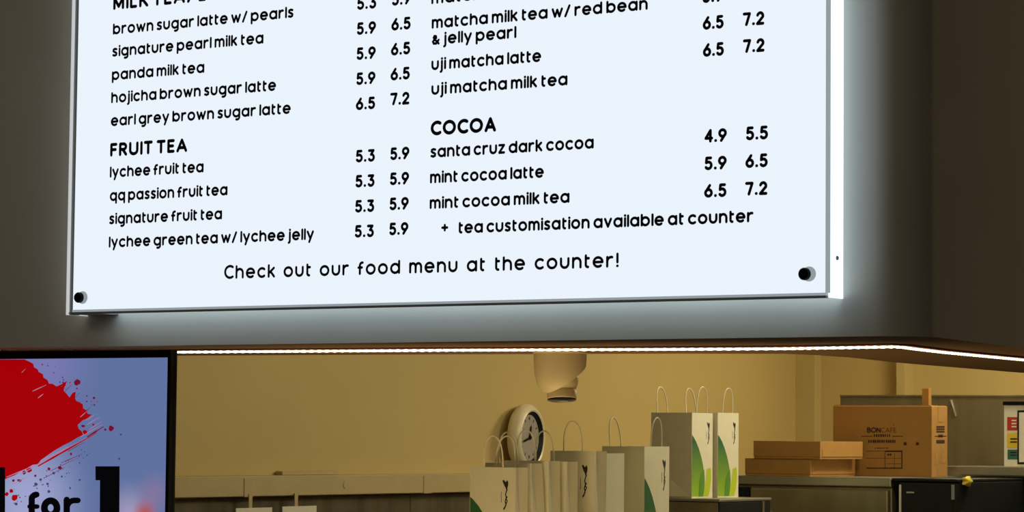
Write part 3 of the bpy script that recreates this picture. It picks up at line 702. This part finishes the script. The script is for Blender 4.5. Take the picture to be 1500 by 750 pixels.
# ------------------------------------------------------------------ flat boxes and carton
def flat_box(label, c, w, dp_, h, mats):
    t = thing('flat_cardboard_box', label, 'box', c, 0, 'flat brown boxes'); x, y, z = c
    g = .0012
    obj('tray', B((x-w+g, y+g, z), (x-g, y+dp_-g, z+h*.97), .001), mats[0], t)
    bm = BM(); box(bm, (x-w, y, z+h*.12), (x, y+dp_, z+h), 0, .0015)
    obj('lid', bm, mats[0], t)
    obj('tuck_flap', B((x-.0005, y+.012, z+h*.14), (x+.0012, y+dp_-.012, z+h*.55)), mats[0], t)
    return t
yl = YK+.015; pl = on(1187, 697, 1, yl)
hl = on(1187, 672.5, 1, yl).z - ZK; wl = pl.x - on(1091, 690, 1, yl).x; dl_ = on(1253, 697, 0, pl.x).y - yl
flat_box('flat brown cardboard box at the bottom of the stack of two', (pl.x, yl, ZK), wl, dl_, hl, [M['card']])
zu = ZK+hl; pu = on(1201.5, 672, 2, zu) if False else None
yu = yl-.004; xu = on(1201.5, 672, 1, yu).x
hu = on(1201.5, 646.5, 1, yu).z - zu; wu = xu - on(1103.5, 660, 1, yu).x; du = on(1264, 660, 0, xu).y - yu
flat_box('flat brown cardboard box on top of the stack of two', (xu, yu, zu), wu, du, hu, [M['card']])
# carton
yc = YC
pc = on(1365, 697, 1, yc); xc = pc.x; wc = xc - on(1220, 650, 1, yc).x; hc = on(1300, 594.5, 1, yc).z - ZK; dc = on(1388, 650, 0, xc).y - yc
ctn = thing('cardboard_carton', 'large printed brown carton beside the flat boxes', 'carton', (xc-wc/2, yc, ZK), 0)
bm = BM(); box(bm, (xc-wc, yc, ZK), (xc, yc+dc, ZK+hc), 0, .002)
KEEP.add(id(bm)); bmesh.ops.recalc_face_normals(bm, faces=bm.faces)
def cpx(px, py): p = on(px, py, 1, yc); return (p.x, yc-.0006, p.z)
def cbar(xa, ya, xb, yb, mi=1):
    polyface(bm, [cpx(xa, yb), cpx(xb, yb), cpx(xb, ya), cpx(xa, ya)], mi)
p = on(1271, 633, 1, yc); q = on(1313, 633, 1, yc); u_ = .0092
out, W = layout('BONCAFE', .34); su = (q.x-p.x)/W
for i, (x, st) in enumerate(out):
    for pl_ in st: ribbon(bm, [((x+a)*su, b*u_) for a, b in pl_], (.0017 if i < 3 else .0008), lambda v: (p.x+v[0], yc-.0006, p.z+v[1]), 1)
e = on(1308.5, 623.5, 1, yc); ribbon(bm, [(0, 0), (.004, .004)], .0007, lambda v: (e.x+v[0], yc-.0006, e.z+v[1]), 1)
random.seed(3)
def script_bar(xa, xb, y, h_, mi=1, step=3.2):
    x = xa
    while x < xb: ww = step*random.uniform(.5, .85); cbar(x, y-h_/2, min(x+ww, xb), y+h_/2, mi); x += step
script_bar(1280, 1304, 638, 4); cbar(1262, 638.6, 1278, 639.6); cbar(1307, 638.6, 1323, 639.6); script_bar(1272, 1312, 646.5, 4.4); script_bar(1282, 1302, 656.3, 1.4)
cbar(1297, 660, 1322, 662); script_bar(1300, 1306, 666, 3)
for a_, b_, c_, d_ in ((1269, 660.5, 1322, 661.1), (1269, 685, 1322, 686.5), (1320.5, 660, 1322, 686), (1296, 661, 1296.8, 686), (1310, 664, 1310.6, 686), (1269, 671, 1322, 671.5), (1298, 679, 1320, 679.5)): cbar(a_, b_, c_, d_)
for cxp in (1326, 1344): 
    pts = [cpx(cxp+2.6*math.cos(t), 650+2.6*math.sin(t)) for t in [2*math.pi*i/12 for i in range(12)]]; polyface(bm, pts, 1)
def spx(px, py, k=1): q = on(px, py, 0, xc); return (xc+.0006*k, q.y, q.z)
def sbar(xa, ya, xb, yb, mi=1, k=1): polyface(bm, [spx(xa, yb, k), spx(xb, yb, k), spx(xb, ya, k), spx(xa, ya, k)], mi)
sbar(1374, 596, 1382, 618.5, 2); 
for y in (624, 627.5, 631): sbar(1371.5, y, 1383.5, y+2.4)
sbar(1369, 638.5, 1386, 639.6); sbar(1374, 636.5, 1381, 640.5); sbar(1371.5, 644.5, 1383.5, 649.5)
sbar(1370, 661, 1373, 680, 2); sbar(1378, 661, 1385, 678, 2); sbar(1372, 681, 1386, 696, 2)
bm.normal_update()
for f in bm.faces:
    if f.material_index:
        n = f.normal
        if n.y > .5 or n.x < -.5: f.normal_flip()
obj('carton_body', bm, [M['card'], M['cardink'], M['tape']], ctn)
bm = BM(); box(bm, (xc-wc+.004, yc+.002, ZK+hc), (xc-.004, yc+dc/2-.002, ZK+hc+.002)); box(bm, (xc-wc+.004, yc+dc/2+.002, ZK+hc), (xc-.004, yc+dc-.002, ZK+hc+.002)); obj('top_flap', bm, M['card'], ctn)
ys_ = yc+dc+.02
a = on(1350.5, 569, 1, ys_); b = on(1360.5, 569, 1, ys_); d_ = on(1364.5, 575, 0, b.x)
bm = BM(); box(bm, (a.x, ys_, ZK), (b.x, d_.y, a.z), 0, .001); box(bm, (a.x+.003, ys_+.003, a.z), (b.x-.003, d_.y-.003, a.z+.0006))
cs = tag(obj('cardboard_strip', bm, M['card']), 'narrow upright cardboard piece sticking up behind the large carton', 'cardboard')

# ------------------------------------------------------------------ notice board at the right edge
yn = YD+.09
a = on(1470.5, 590, 1, yn); b = on(1470.5, 681.5, 1, yn); wN = .19
nt = thing('notice_board', 'white notice board with red, yellow and green blocks on steel ledge', 'notice', (a.x+wN/2, yn, zd))
zlo = zd; zhi = a.z
obj('board', B((a.x, yn, zlo), (a.x+wN, yn+.006, zhi), .001), M['white'], nt)
obj('clip_bar', B((a.x-.002, yn-.004, on(1472, 593.5, 1, yn).z), (a.x+wN, yn+.008, zhi+.004), .001), M['black'], nt)
def npx(px, py, k=1): q = on(px, py, 1, yn); return (q.x, yn-.0005*k, q.z)
def nrect(bm, xa, ya, xb, yb, mi, k=1): 
    f = polyface(bm, [npx(xa, yb, k), npx(xb, yb, k), npx(xb, ya, k), npx(xa, ya, k)], mi); f.normal_update()
    if f.normal.y > 0: f.normal_flip()
bm = BM(); KEEP.add(id(bm))
nrect(bm, 1475.5, 611, 1494, 630.5, 0); nrect(bm, 1475.5, 634, 1494, 656, 1); nrect(bm, 1476, 658.5, 1494, 673, 2)
nrect(bm, 1490.5, 601, 1540, 680, 3, 2); nrect(bm, 1493, 604, 1538, 677, 4, 3)
for y in (615, 619.5, 624): nrect(bm, 1482, y, 1489, y+2, 4, 2)
for y in (642, 646.5): nrect(bm, 1480, y, 1490, y+2, 3, 2)
for y in (662, 666): nrect(bm, 1480, y, 1489, y+1.6, 3, 2)
obj('coloured_sheet', bm, [M['red'], M['yellow'], M['green'], M['dark'], M['white']], nt)
for o in SC.objects:
    if '_local' in o: del o['_local']
